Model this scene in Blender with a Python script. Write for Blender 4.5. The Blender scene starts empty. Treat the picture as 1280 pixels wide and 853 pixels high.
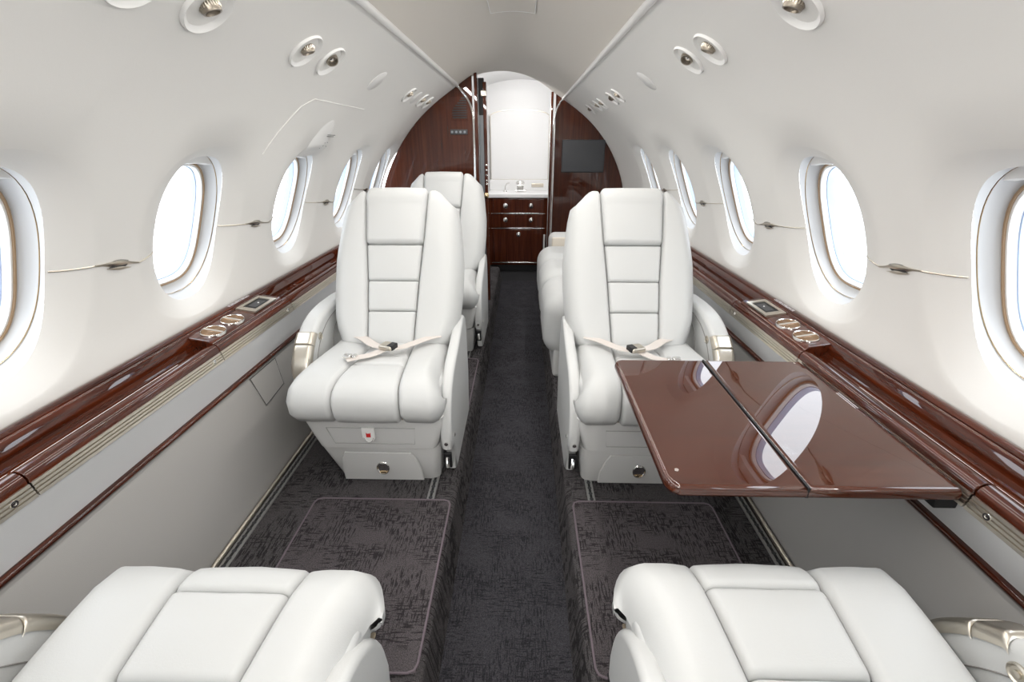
import bpy, bmesh, math, random
import numpy as np
from mathutils import Vector, Matrix
random.seed(4)
ZO = 1.17                       # height of the lens above the aisle floor; all z below are written relative to the lens
SC = bpy.context.scene
COL = SC.collection

# ------------------------------------------------------------------ camera
cd = bpy.data.cameras.new('camera'); cam = bpy.data.objects.new('camera', cd); COL.objects.link(cam)
cd.sensor_width = 36; cd.lens = 36*569/1280; cd.clip_start = .01
cam.location = (.045, 0, ZO); cam.rotation_euler = (math.radians(90-23.5), 0, math.radians(1.3))
SC.camera = cam
# ------------------------------------------------------------------ world
w = bpy.data.worlds.new('sky'); SC.world = w; w.use_nodes = True
bg = w.node_tree.nodes['Background']; bg.inputs[0].default_value = (.93, .965, 1, 1); bg.inputs[1].default_value = 7.5
# ------------------------------------------------------------------ exposure
SC.view_settings.view_transform = 'Standard'; SC.view_settings.look = 'None'
SC.view_settings.gamma = 1; SC.view_settings.use_curve_mapping = False
SC.view_settings.exposure = -0.25
def area(name, loc, rot, sx, sy, power, col=(1,1,1), portal=False):
    l = bpy.data.lights.new(name, 'AREA'); l.shape = 'RECTANGLE'; l.size = sx; l.size_y = sy; l.energy = power; l.color = col
    o = bpy.data.objects.new(name, l); COL.objects.link(o); o.location = (loc[0], loc[1], loc[2]+ZO); o.rotation_euler = rot
    if portal: l.cycles.is_portal = True
    return o
# wash-light lines that run along both ceiling seams, lighting the cabin downwards
for s in (-1, 1):
    area('wash_light', (s*.325, .95, .318), (0, math.radians(s*22), 0), .02, 4.1, 17, (1, .968, .93))
area('vestibule_fill_light', (.02, 3.95, .47), (math.radians(25), 0, 0), .25, .25, 8, (1, .98, .96))  # added lamp, stands in for the window light that brightens the vestibule
area('rear_fill_light', (.0, -1.1, .37), (math.radians(38), 0, 0), .5, .6, 34, (1, .975, .94))  # added fill, unseen behind the lens, tilted forward to even out the cabin

# ------------------------------------------------------------------ materials
def srgb(r, g, b):
    f = lambda c: (c/255/12.92 if c/255 <= .04045 else ((c/255+.055)/1.055)**2.4)
    return (f(r), f(g), f(b), 1)
def mat(name, col, rough=.5, metal=0, coat=0, coat_rough=.03, bump=0, bscale=200, spec=.5, var=0, vscale=6):
    m = bpy.data.materials.new(name); m.use_nodes = True; nt = m.node_tree; b = nt.nodes['Principled BSDF']
    b.inputs['Base Color'].default_value = col; b.inputs['Roughness'].default_value = rough
    b.inputs['Metallic'].default_value = metal; b.inputs['Coat Weight'].default_value = coat
    b.inputs['Coat Roughness'].default_value = coat_rough; b.inputs['Specular IOR Level'].default_value = spec
    tc = nt.nodes.new('ShaderNodeTexCoord')
    if bump:
        n = nt.nodes.new('ShaderNodeTexNoise'); n.inputs['Scale'].default_value = bscale; n.inputs['Detail'].default_value = 4
        nt.links.new(tc.outputs['Object'], n.inputs['Vector'])
        bp = nt.nodes.new('ShaderNodeBump'); bp.inputs['Strength'].default_value = bump; bp.inputs['Distance'].default_value = .002
        nt.links.new(n.outputs['Fac'], bp.inputs['Height']); nt.links.new(bp.outputs['Normal'], b.inputs['Normal'])
    if var:
        n = nt.nodes.new('ShaderNodeTexNoise'); n.inputs['Scale'].default_value = vscale; n.inputs['Detail'].default_value = 5
        nt.links.new(tc.outputs['Object'], n.inputs['Vector'])
        r = nt.nodes.new('ShaderNodeMapRange'); r.inputs[3].default_value = 1-var; r.inputs[4].default_value = 1+var
        nt.links.new(n.outputs['Fac'], r.inputs[0])
        h = nt.nodes.new('ShaderNodeHueSaturation'); h.inputs['Color'].default_value = col
        nt.links.new(r.outputs[0], h.inputs['Value']); nt.links.new(h.outputs[0], b.inputs['Base Color'])
    return m
def wood_mat(name, axis, dark, mid, light, ior=1.58):
    m = bpy.data.materials.new(name); m.use_nodes = True; nt = m.node_tree; b = nt.nodes['Principled BSDF']
    tc = nt.nodes.new('ShaderNodeTexCoord'); mp = nt.nodes.new('ShaderNodeMapping')
    sc = [60, 60, 60]; sc[axis] = 2.6; mp.inputs['Scale'].default_value = sc
    nt.links.new(tc.outputs['Object'], mp.inputs[0])
    n = nt.nodes.new('ShaderNodeTexNoise'); n.inputs['Scale'].default_value = 1; n.inputs['Detail'].default_value = 8; n.inputs['Roughness'].default_value = .62; n.inputs['Distortion'].default_value = .35
    nt.links.new(mp.outputs[0], n.inputs['Vector'])
    cr = nt.nodes.new('ShaderNodeValToRGB'); e = cr.color_ramp.elements
    e[0].position = .30; e[0].color = dark; e[1].position = .72; e[1].color = light
    k = cr.color_ramp.elements.new(.5); k.color = mid
    nt.links.new(n.outputs['Fac'], cr.inputs[0]); nt.links.new(cr.outputs[0], b.inputs['Base Color'])
    b.inputs['Roughness'].default_value = .3; b.inputs['Coat Weight'].default_value = 1; b.inputs['Coat Roughness'].default_value = .0
    b.inputs['Specular IOR Level'].default_value = 0; b.inputs['Coat IOR'].default_value = ior
    return m
def carpet_mat(name, base, dark, streak=.85):
    m = bpy.data.materials.new(name); m.use_nodes = True; nt = m.node_tree; b = nt.nodes['Principled BSDF']; L = nt.links.new
    tc = nt.nodes.new('ShaderNodeTexCoord')
    def noise(sc, detail=2, off=0):
        mp = nt.nodes.new('ShaderNodeMapping'); mp.inputs['Scale'].default_value = sc; mp.inputs['Location'].default_value = (off, off*1.7, 0)
        n = nt.nodes.new('ShaderNodeTexNoise'); n.inputs['Scale'].default_value = 1; n.inputs['Detail'].default_value = detail
        L(tc.outputs['Object'], mp.inputs[0]); L(mp.outputs[0], n.inputs['Vector']); return n.outputs['Fac']
    def ramp(x, a, c):
        r = nt.nodes.new('ShaderNodeMapRange'); r.inputs[1].default_value = a; r.inputs[2].default_value = c; L(x, r.inputs[0]); return r.outputs[0]
    def mth(op, x, y):
        n = nt.nodes.new('ShaderNodeMath'); n.operation = op
        for i, v in enumerate((x, y)):
            if isinstance(v, (int, float)): n.inputs[i].default_value = v
            else: L(v, n.inputs[i])
        return n.outputs[0]
    vs = mth('MULTIPLY', ramp(noise((250, 36, 4), 1), .535, .57), ramp(noise((9, 7, 3), 1, 5), .42, .52))
    hs = mth('MULTIPLY', ramp(noise((32, 230, 4), 1, 9), .56, .59), ramp(noise((6, 9, 3), 1, 14), .44, .54))
    st = mth('MINIMUM', mth('ADD', vs, hs), 1.0)
    fine = noise((420, 420, 420), 3)
    mx = nt.nodes.new('ShaderNodeMix'); mx.data_type = 'RGBA'; L(mth('MULTIPLY', st, .8*streak), mx.inputs[0])
    mx.inputs[6].default_value = base; mx.inputs[7].default_value = dark
    h = nt.nodes.new('ShaderNodeHueSaturation'); L(mx.outputs[2], h.inputs['Color'])
    r = nt.nodes.new('ShaderNodeMapRange'); r.inputs[1].default_value = .3; r.inputs[2].default_value = .7; r.inputs[3].default_value = .45; r.inputs[4].default_value = 1.6; L(fine, r.inputs[0])
    L(r.outputs[0], h.inputs['Value']); L(h.outputs[0], b.inputs['Base Color'])
    b.inputs['Roughness'].default_value = .95; b.inputs['Specular IOR Level'].default_value = .15
    bp = nt.nodes.new('ShaderNodeBump'); bp.inputs['Strength'].default_value = .8; bp.inputs['Distance'].default_value = .004
    L(mth('SUBTRACT', fine, mth('MULTIPLY', st, .5)), bp.inputs['Height']); L(bp.outputs[0], b.inputs['Normal'])
    return m
def glass_mat():
    m = bpy.data.materials.new('pane_glass'); m.use_nodes = True; nt = m.node_tree; nt.nodes.clear()
    o = nt.nodes.new('ShaderNodeOutputMaterial'); t = nt.nodes.new('ShaderNodeBsdfTransparent'); g = nt.nodes.new('ShaderNodeBsdfGlossy')
    t.inputs[0].default_value = (.97, .985, 1, 1); g.inputs['Roughness'].default_value = .02
    x = nt.nodes.new('ShaderNodeMixShader'); x.inputs[0].default_value = .06
    nt.links.new(t.outputs[0], x.inputs[1]); nt.links.new(g.outputs[0], x.inputs[2]); nt.links.new(x.outputs[0], o.inputs[0]); return m
def emit_mat(name, col, s):
    m = bpy.data.materials.new(name); m.use_nodes = True; b = m.node_tree.nodes['Principled BSDF']
    b.inputs['Base Color'].default_value = col; b.inputs['Emission Color'].default_value = col; b.inputs['Emission Strength'].default_value = s; return m
LEA = mat('white_leather', (.565, .572, .566, 1), .42, bump=.10, bscale=420, spec=.4)
LEB = mat('seat_plastic', (.62, .62, .61, 1), .4, bump=.03, bscale=600)
CREAM = mat('cream_fabric', (.72, .66, .57, 1), .8, bump=.2, bscale=500)
SEAM = mat('seam_thread', (.23, .22, .21, 1), .8)
WALL = mat('wall_lining', (.76, .75, .725, 1), .62, bump=.05, bscale=260, spec=.3)
CEIL = mat('ceiling_lining', (.66, .625, .575, 1), .68, bump=.05, bscale=260, spec=.25)
WHITE = mat('white_trim', (.78, .775, .76, 1), .4)
PANEL = mat('side_panel_cloth', (.76, .765, .77, 1), .7, bump=.08, bscale=500)
LOWER = mat('lower_wall_cloth', (.43, .42, .405, 1), .85, bump=.15, bscale=600, spec=.2)
WOOD = wood_mat('mahogany_along', 1, (.022, .0045, .002, 1), (.056, .0105, .0035, 1), (.105, .022, .007, 1))
WOODV = wood_mat('mahogany_upright', 2, (.036, .009, .0045, 1), (.064, .0155, .007, 1), (.098, .026, .011, 1))
WOODT = wood_mat('mahogany_table', 0, (.044, .011, .005, 1), (.062, .0155, .0065, 1), (.078, .020, .009, 1), 1.72)
NICK = mat('brushed_champagne_metal', (.60, .555, .48, 1), .3, 1)
CHR = mat('chrome', (.80, .79, .77, 1), .16, 1)
BRS = mat('warm_brass', (.62, .47, .28, 1), .25, 1)
GOLD = mat('gasket_tan', (.30, .20, .115, 1), .5)
BLK = mat('black_gap', (.008, .008, .009, 1), .5)
DGR = mat('dark_screen', (.035, .037, .041, 1), .35)
GREY = mat('grey_rail', (.25, .28, .30, 1), .4)
PEDGE = mat('pane_edge', (.42, .52, .70, 1), .25)
CARP = carpet_mat('carpet_side', srgb(80, 77, 78), srgb(17, 16, 19))
CARM = carpet_mat('carpet_mat', srgb(85, 80, 82), srgb(17, 16, 19))
CARA = carpet_mat('carpet_aisle', srgb(60, 59, 63), srgb(22, 21, 25), .7)
PIPE = mat('piping', srgb(108, 97, 104), .8)
BELT = mat('belt_webbing', (.66, .61, .57, 1), .7, bump=.4, bscale=900)
RED = mat('red_print', (.55, .02, .02, 1), .5)
INK = mat('ink_print', (.10, .10, .10, 1), .6)
PALE = mat('pale_print', (.55, .53, .55, 1), .5)
SILV = mat('cup_liner', (.30, .19, .11, 1), .25, 1)
NICKD = mat('dark_nickel', (.30, .265, .22, 1), .3, 1)
GLS = glass_mat()
TRK = mat('track_metal', (.34, .34, .33, 1), .45, .6)
REVEAL = mat('reveal_grey', (.50, .505, .51, 1), .45)

# ------------------------------------------------------------------ mesh helpers (points in lens-relative coordinates)
def tag(o, label=None, cat=None, group=None, kind=None):
    if label: o['label'] = label
    if cat: o['category'] = cat
    if group: o['group'] = group
    if kind: o['kind'] = kind
    return o
def wloc(p):
    v = Vector((0, 0, 0))
    while p: v += p.location; p = p.parent
    return v
def obj(name, V, F, m, parent=None, smooth=True, angle=40, local=False, origin=None):
    me = bpy.data.meshes.new(name)
    V = [Vector(v) for v in V]
    o = bpy.data.objects.new(name, me)
    if parent is None:
        if origin is None:
            lo = [min(v[i] for v in V) for i in range(3)]; hi = [max(v[i] for v in V) for i in range(3)]
            origin = Vector(((lo[0]+hi[0])/2, (lo[1]+hi[1])/2, lo[2]))
        off = Vector(origin); o.location = off
    else:
        o.parent = parent; off = Vector((0, 0, 0)) if local else wloc(parent)
    me.from_pydata([tuple(v-off) for v in V], [], F); me.materials.append(m); me.update()
    bm = bmesh.new(); bm.from_mesh(me); bmesh.ops.recalc_face_normals(bm, faces=bm.faces)
    for f in bm.faces: f.smooth = smooth
    if smooth:
        a = math.radians(angle)
        for e in bm.edges:
            if len(e.link_faces) == 2 and e.calc_face_angle(0) > a: e.smooth = False
    bm.to_mesh(me); bm.free()
    COL.objects.link(o); return o
def empty(name, loc, label=None, cat=None, group=None, rz=0, kind=None):
    o = bpy.data.objects.new(name, None); COL.objects.link(o); o.location = loc; o.rotation_euler = (0, 0, rz); o.empty_display_size = .1
    return tag(o, label, cat, group, kind)
def wnorm(o):
    md = o.modifiers.new('weighted', 'WEIGHTED_NORMAL'); md.keep_sharp = True; md.weight = 100
class MB:
    def __init__(s): s.V = []; s.F = []; s.hard = False
    def add(s, V, F):
        n = len(s.V); s.V += [Vector(v) for v in V]; s.F += [tuple(i+n for i in f) for f in F]; return s
    def from_bm(s, bm):
        bm.verts.index_update(); s.add([v.co.copy() for v in bm.verts], [[v.index for v in f.verts] for f in bm.faces]); bm.free(); return s
    def rbox(s, x0, x1, y0, y1, z0, z1, r=.01, seg=3):
        s.hard = True
        bm = bmesh.new(); bmesh.ops.create_cube(bm, size=1)
        for v in bm.verts: v.co = Vector((x0+(x1-x0)*(v.co.x+.5), y0+(y1-y0)*(v.co.y+.5), z0+(z1-z0)*(v.co.z+.5)))
        if r > 0: bmesh.ops.bevel(bm, geom=bm.edges[:], offset=min(r, .49*min(x1-x0, y1-y0, z1-z0)), segments=seg, profile=.5, affect='EDGES')
        return s.from_bm(bm)
    def prism(s, poly, axis, a, b, bev=0, seg=3):
        """polygon given in the two other axes (order xyz), extruded from a to b along axis"""
        s.hard = True; bm = bmesh.new()
        def mk(p, t):
            c = [0, 0, 0]; k = [i for i in range(3) if i != axis]; c[k[0]] = p[0]; c[k[1]] = p[1]; c[axis] = t; return bm.verts.new(c)
        A = [mk(p, a) for p in poly]; B = [mk(p, b) for p in poly]
        fa = bm.faces.new(A); fb = bm.faces.new(B[::-1])
        for i in range(len(A)): bm.faces.new((A[i], B[i], B[(i+1) % len(A)], A[(i+1) % len(A)]))
        bmesh.ops.recalc_face_normals(bm, faces=bm.faces)
        if bev:
            es = [e for e in bm.edges if fa in e.link_faces or fb in e.link_faces]
            bmesh.ops.bevel(bm, geom=es, offset=bev, segments=seg, profile=.5, affect='EDGES')
        return s.from_bm(bm)
    def tube(s, path, r, n=8, cap=True, flat=None, up=None):
        P = [Vector(p) for p in path]; rr = r if isinstance(r, (list, tuple)) else [r]*len(P); V = []; F = []
        ref = Vector(up) if up else Vector((0, 0, 1))
        for i, p in enumerate(P):
            t = (P[min(i+1, len(P)-1)]-P[max(i-1, 0)]).normalized()
            rf = ref if abs(t.dot(ref)) < .95 else Vector((1, 0, 0))
            a = t.cross(rf).normalized(); b = a.cross(t)
            fl = flat or 1
            for k in range(n):
                an = 2*math.pi*k/n; V.append(p+a*math.cos(an)*rr[i]+b*math.sin(an)*rr[i]*fl)
        for i in range(len(P)-1):
            for k in range(n): F.append((i*n+k, i*n+(k+1) % n, (i+1)*n+(k+1) % n, (i+1)*n+k))
        if cap: F.append(tuple(range(n))[::-1]); F.append(tuple((len(P)-1)*n+k for k in range(n)))
        return s.add(V, F)
    def lathe(s, c, ax, prof, n=28, su=1, sv=1, updir=None):
        """prof = list of (radius, height along ax)"""
        ax = Vector(ax).normalized(); c = Vector(c); u = Vector(updir) if updir else (Vector((0, 1, 0)) if abs(ax.y) < .9 else Vector((1, 0, 0)))
        u = (u-ax*u.dot(ax)).normalized(); v = ax.cross(u); V = []; F = []
        for r, h in prof:
            for k in range(n):
                a = 2*math.pi*k/n; V.append(c+ax*h+u*math.cos(a)*r*su+v*math.sin(a)*r*sv)
        for i in range(len(prof)-1):
            for k in range(n): F.append((i*n+k, i*n+(k+1) % n, (i+1)*n+(k+1) % n, (i+1)*n+k))
        if prof[0][0] > 1e-6: F.append(tuple(range(n)))
        if prof[-1][0] > 1e-6: F.append(tuple((len(prof)-1)*n+k for k in range(n)))
        return s.add(V, F)
    def grid(s, rows):
        n = len(rows[0]); V = [p for r in rows for p in r]; F = []
        for i in range(len(rows)-1):
            for k in range(n-1): F.append((i*n+k, i*n+k+1, (i+1)*n+k+1, (i+1)*n+k))
        return s.add(V, F)
    def build(s, name, m, parent=None, **k):
        o = obj(name, s.V, s.F, m, parent, **k)
        if s.hard: wnorm(o)
        return o

def catmull(pts, n=8):
    P = [np.array(p, float) for p in pts]; P = [2*P[0]-P[1]]+P+[2*P[-1]-P[-2]]; out = []
    for i in range(1, len(P)-2):
        for k in range(n):
            t = k/n; a, b, c, d = P[i-1:i+3]
            out.append(.5*((2*b)+(-a+c)*t+(2*a-5*b+4*c-d)*t*t+(-a+3*b-3*c+d)*t**3))
    out.append(P[-2]); return np.array(out)
class Path2:
    def __init__(s, pts, n=10, smooth=True):
        s.p = catmull(pts, n) if smooth else np.array(pts, float)
        d = np.linalg.norm(np.diff(s.p, axis=0), axis=1); s.s = np.concatenate([[0], np.cumsum(d)]); s.L = s.s[-1]
    def at(s, t):
        return np.array([np.interp(t, s.s, s.p[:, 0]), np.interp(t, s.s, s.p[:, 1])])
    def nrm(s, t):                                     # left-hand normal of the tangent
        e = .008; d = s.at(min(t+e, s.L))-s.at(max(t-e, 0)); d = d/np.linalg.norm(d); return np.array([-d[1], d[0]])

# ------------------------------------------------------------------ fuselage profile (half), from ledge up to ceiling seam
PROF = Path2([(.905, -.515), (.90, -.475), (.895, -.39), (.863, -.265), (.803, -.13), (.722, 0.0), (.62, .12), (.50, .222), (.35, .322)], 10)
YCS = {-1: [-1.70, -1.115, -.525, .10, .71, 1.246, 1.842, 2.445, 2.988], 1: [-1.70, -1.115, -.525, .10, .71, 1.246, 1.842, 2.445, 3.05]}      # window stations
S0 = float(np.interp(-.221, PROF.p[:, 1], PROF.s))                       # arc length of the window centres
def s_of_z(z): return float(np.interp(z, PROF.p[:, 1], PROF.s))
AO, BO, AH, BH = .127, .200, .208, .246                                  # opening and bevel half sizes
def sup(a, b, A, B, n): return (abs(a/A)**n+abs(b/B)**n)**(1/n)
def wall_pt(Y, s, side, lift=0.0):
    d = 0.0
    for yc in YCS[side]:
        a = Y-yc
        if abs(a) < AH:
            b = s-S0; rh = sup(a, b, AH, BH, 2.5); ro = sup(a, b, AO, BO, 2.5)
            if rh < 1:
                t = 1 if ro <= 1 else (1-rh)/((1-rh)+(ro-1)); d = .025*t
    p = PROF.at(s); n = PROF.nrm(s)                    # normal points outward or inward?
    if n[0] < 0: n = -n
    q = p+n*(d-lift)
    return Vector((side*q[0], Y, q[1]))
def wall_n(s, side):
    n = PROF.nrm(s); n = n if n[0] > 0 else -n
    return Vector((side*n[0], 0, n[1]))                # outward
def build_wall(name, side, yend):
    mb = MB(); L = PROF.L; NS = 30; NH = 16; YC = YCS[side]
    edges = [YC[0]-.30]+[(YC[i]+YC[i+1])/2 for i in range(len(YC)-1)]
    edges.append(YC[-1]+.30 if yend > 3.3 else yend)
    for i, yc in enumerate(YC):
        y0, y1 = edges[i], edges[i+1]; per = []
        for k in range(NH): per.append((y0+(y1-y0)*k/NH, 0.0))
        for k in range(NS): per.append((y1, L*k/NS))
        for k in range(NH): per.append((y1+(y0-y1)*k/NH, L))
        for k in range(NS): per.append((y0, L*(1-k/NS)))
        rings = []
        def bnd(a, b, A, B):                            # point of the superellipse in the direction of (a,b), squeezed to the ellipse aspect
            k = 1/sup(a, b, A, B, 2.5); return a*k, b*k
        R = [[(p[0]-yc, p[1]-S0) for p in per]]
        RH = [bnd(a, b*.8, AH, BH) for a, b in R[0]]; RO = [bnd(a, b*.8, AO, BO) for a, b in R[0]]
        hw = min(yc-y0, y1-yc)
        if hw < AH: RH = [(max(-(yc-y0), min(y1-yc, a)), b) for a, b in RH]
        for k in range(1, 6): t = k/5; R.append([(p[0]*(1-t)+q[0]*t, p[1]*(1-t)+q[1]*t) for p, q in zip(R[0], RH)])
        for k in range(1, 11): t = k/10; R.append([(p[0]*(1-t)+q[0]*t, p[1]*(1-t)+q[1]*t) for p, q in zip(RH, RO)])
        V = []; n = len(per)
        for r in R:
            for a, b in r: V.append(wall_pt(yc+a, b+S0, side))
        F = [(j*n+k, j*n+(k+1) % n, (j+1)*n+(k+1) % n, (j+1)*n+k) for j in range(len(R)-1) for k in range(n)]
        mb.add(V, F)
    y = edges[-1]
    if yend > y+.01:
        mb.grid([[wall_pt(y+(yend-y)*q/6, L*k/NS, side) for q in range(7)] for k in range(NS+1)])
    bm = bmesh.new(); vs = [bm.verts.new(v) for v in mb.V]
    for f in mb.F:
        try: bm.faces.new([vs[i] for i in f])
        except ValueError: pass
    bmesh.ops.remove_doubles(bm, verts=bm.verts, dist=1e-5)
    m2 = MB().from_bm(bm)
    o = m2.build(name, WALL, angle=50); tag(o, kind='structure')
    return o
wl = build_wall('wall_left', -1, 3.13); wr = build_wall('wall_right', 1, 4.06)

# ------------------------------------------------------------------ windows
wn = 0
def build_window(side, yc):
    global wn; wn += 1
    C = wall_pt(yc, S0, side)                          # already pushed out by the bevel depth
    N = wall_n(S0, side); T = Vector((0, 1, 0)).cross(N); T = T if T.z > 0 else -T
    def P(a, b, d): return C+Vector((0, a, 0))+T*(b*1.035-.012*min(1, max(0, d-.008)/.028))+N*d
    def ring(A, B, e, d, n=64):
        out = []
        for k in range(n):
            an = 2*math.pi*k/n; c, s_ = math.cos(an), math.sin(an); q = 1/((abs(c)**e+abs(s_)**e)**(1/e)); out.append(P(A*c*q, B*s_*q, d))
        return out
    n = 64; op = []
    for k in range(n):
        an = 2*math.pi*k/n; c, s_ = math.cos(an), math.sin(an); q = 1/((abs(c)**2.5+abs(s_)**2.5)**.4)
        op.append(wall_pt(yc+AO*1.004*c*q, S0+BO*1.004*s_*q, side, -.0008))
    def rings(name, RR, m, par, **kw):
        V = [p for r in RR for p in r]; F = [(j*n+k, j*n+(k+1) % n, (j+1)*n+(k+1) % n, (j+1)*n+k) for j in range(len(RR)-1) for k in range(n)]
        return obj(name, V, F, m, par, **kw)
    root = empty('window_%d' % wn, C, kind='structure')
    rings('reveal', [op, ring(.1275, .194, 2.5, .012), ring(.123, .188, 2.6, .022), ring(.116, .178, 2.9, .032), ring(.111, .171, 3.2, .036)], REVEAL, root)
    rings('brass_lip', [ring(.1272, .1936, 2.5, .0075), ring(.1263, .1927, 2.5, .0085), ring(.1270, .1934, 2.5, .0100)], BRS, root)
    rings('gasket', [ring(.1115, .1715, 3.2, .0355), ring(.109, .169, 3.2, .0325), ring(.106, .166, 3.2, .033), ring(.1055, .1655, 3.2, .038)], GOLD, root)
    rings('window_frame', [ring(.106, .166, 3.2, .036), ring(.1015, .1615, 3.2, .0355), ring(.0985, .1585, 3.2, .041), ring(.0975, .1575, 3.2, .050)], WHITE, root)
    rings('pane_edge', [ring(.0977, .1577, 3.2, .048), ring(.0955, .1555, 3.2, .049), ring(.0905, .1505, 3.2, .068)], PEDGE, root)
    r1 = ring(.0912, .1512, 3.2, .065); r2 = ring(.0912, .1512, 3.2, .069)
    obj('pane', r1+r2, [tuple(range(n)), tuple(range(n, 2*n))[::-1]]+[(k, (k+1) % n, n+(k+1) % n, n+k) for k in range(n)], GLS, root, smooth=False)
    # pleated blind, raised into the head of the reveal
    mb = MB(); rows = []
    for k, (b, d) in enumerate([(.188, .008), (.168, .014), (.166, .026), (.178, .034)]):
        rows.append([P(a*.1*(1-.12*(k == 0)), b-.012*abs(a)**3, d) for a in np.linspace(-1, 1, 13)])
    mb.grid(rows).build('window_blind', WHITE, root, angle=25)
    rt = Vector((N.x, N.y, N.z)).to_track_quat('Z', 'Y').to_euler()
    q = (-N).to_track_quat('-Z', 'Y').to_euler()
    o = area('window_portal', tuple(C+N*.07), q, .22, .33, 1, portal=True); o.location.z -= ZO; o['z_done'] = 1
    return root
for i in range(1, 9):
    build_window(-1, YCS[-1][i]); build_window(1, YCS[1][i])

# ------------------------------------------------------------------ ceiling, seams, vestibule
def ceil_z(x): return .322+(.445-.322)*(1-(abs(x)/.35)**2.0)
def yend_c(x): return 3.12+(x+.30)/.57*(4.05-3.12) if -.30 < x < .27 else (3.13 if x <= -.30 else 4.06)
rows = []
for k in range(25):
    x = -.35+.70*k/24; rows.append([Vector((x, -2.0+(yend_c(x)+2.0)*q/10, ceil_z(x))) for q in range(11)])
rows2 = [[r[-1]+Vector((0, 0, .0)), r[-1]+Vector((0, 0, .05))] for r in rows]
tag(MB().grid(rows).grid(rows2).build('ceiling', CEIL), kind='structure')
for s, ye in ((-1, 3.09), (1, 4.0)):
    mb = MB(); path = [(s*.352, -1.98, .318), (s*.352, ye-.06, .318), (s*.352, ye, .316)]
    mb.tube(path, .0105, 10)
    o = mb.build('trim_%d' % (1 if s < 0 else 2), WHITE); tag(o, kind='structure')
    yb = 3.10 if s < 0 else 4.03; xe = -.262 if s < 0 else .285
    pts = [(s*.352, ye, .316), (s*.345, ye+.01, .308), (s*.33, yb-.003, .29), ((s*.33+xe)/2-.0*s, yb, .25), (xe+s*.008, yb, .19), (xe, yb, .11), (xe, yb, -.1), (xe, yb, -1.03)]
    cp = catmull(pts, 6)
    o = MB().tube([tuple(p) for p in cp], .0075, 8, up=(0, 1, 0)).build('trim_%d' % (3 if s < 0 else 4), CHR); tag(o, kind='structure')
# ceiling hatch
def ceil_rect(x0, x1, y0, y1, t):
    return MB().grid([[Vector((x, y, ceil_z(x)-t)) for y in np.linspace(y0, y1, 3)] for x in np.linspace(x0, x1, 7)])
mb = MB()
for (x0, x1, y0, y1) in ((-.079, -.0765, 1.77, 2.0), (.0815, .084, 1.77, 2.0), (-.079, .084, 1.766, 1.771), (-.079, .084, 2.0, 2.003)):
    mb.rbox(x0, x1, y0, y1, ceil_z(.08)-.003, ceil_z(0)+.001, 0)
ceilh = empty('ceiling_hatch', (0, 1.88, ceil_z(0)-.004), 'pale rectangular hatch panel in the middle of the ceiling', 'hatch')
V = []
gp = MB()
gp.grid([[Vector((x, y, ceil_z(x)-.003)) for y in (1.77, 2.0)] for x in np.linspace(-.077, .082, 7)])
gp.build('panel', CEIL, ceilh)
fr = MB()
for a, b in (((-.079, 1.768), (.084, 1.768)), ((.084, 1.768), (.084, 2.002)), ((.084, 2.002), (-.079, 2.002)), ((-.079, 2.002), (-.079, 1.768))):
    fr.tube([(a[0]+(b[0]-a[0])*t, a[1]+(b[1]-a[1])*t, ceil_z(a[0]+(b[0]-a[0])*t)-.003) for t in np.linspace(0, 1, 7)], .0016, 6)
fr.build('edge_frame', WHITE, ceilh)

# vestibule shell beyond the two bulkheads
VW = mat('vestibule_white', (.82, .82, .82, 1), .4)
rows = []
for k in range(21):
    a = math.pi*k/20; rows.append([Vector((.01-.52*math.cos(a), y, .20+.34*math.sin(a)**.8)) for y in (3.16, 4.3, 4.82)])
tag(MB().grid(rows).build('ceiling', VW), kind='structure')
tag(MB().prism([(3.21, -1.17), (4.82, -1.17), (4.82, .30), (3.21, .30)], 0, -.56, -.50).build('wall_left', VW, smooth=False), kind='structure')
tag(MB().prism([(4.10, -1.17), (4.82, -1.17), (4.82, .30), (4.10, .30)], 0, .52, .56).build('wall_right', VW, smooth=False), kind='structure')
tag(MB().rbox(-.56, .56, 4.80, 4.84, -1.17, .62, 0).build('wall_front', VW, smooth=False), kind='structure')
tag(MB().rbox(-.60, .60, 4.84, 4.86, -1.17, .62, 0).rbox(-1.0, 1.0, -2.02, -2.0, -1.2, .5, 0).build('wall_back', WALL, smooth=False), kind='structure')

def prof_poly(side, y, z0, xin, top_extra=0):
    """outline of a bulkhead from the wall to x = xin"""
    P = [(side*.765, -1.04), (side*.835, -.69), (side*.885, -.52)]
    for s in np.linspace(s_of_z(-.50), PROF.L, 22): q = PROF.at(s); P.append((side*q[0], q[1]))
    for x in np.linspace(.34, abs(xin), 5): P.append((side*x, ceil_z(x)))
    P.append((xin, -1.04)); return P
bl = empty('bulkhead', (-.55, 3.13, -1.04), 'glossy mahogany bulkhead left of the doorway with slotted vent', 'bulkhead')
MB().prism(prof_poly(-1, 0, 0, -.268), 1, 3.115, 3.145, .003, 1).build('panel', WOODV, bl)
MB().rbox(-.255, -.236, 3.105, 3.16, -1.04, ceil_z(.25)+.003, .003).build('door_post', WOODV, bl)
vt = MB().rbox(-.395, -.302, 3.109, 3.116, .122, .262, .004)
MB().rbox(-.400, -.298, 3.1125, 3.1165, .128, .262, .002).build('vent_recess', WOODV, bl)
for k in range(9):
    z = .14+k*.0135; x0 = -.392+max(0, (z-.185))*.9
    MB().rbox(x0, -.305, 3.1090, 3.114, z, z+.0075, .001, 1).build('vent_slot', BLK, bl)
sw = MB().rbox(-.410, -.302, 3.108, 3.116, .050, .078, .003).build('switch_panel', DGR, bl)
for k in range(4): MB().lathe((-.398+k*.026, 3.108, .064), (0, -1, 0), [(.007, 0), (.007, .003), (0, .003)], 10).build('button', GREY, sw, smooth=False)

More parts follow.
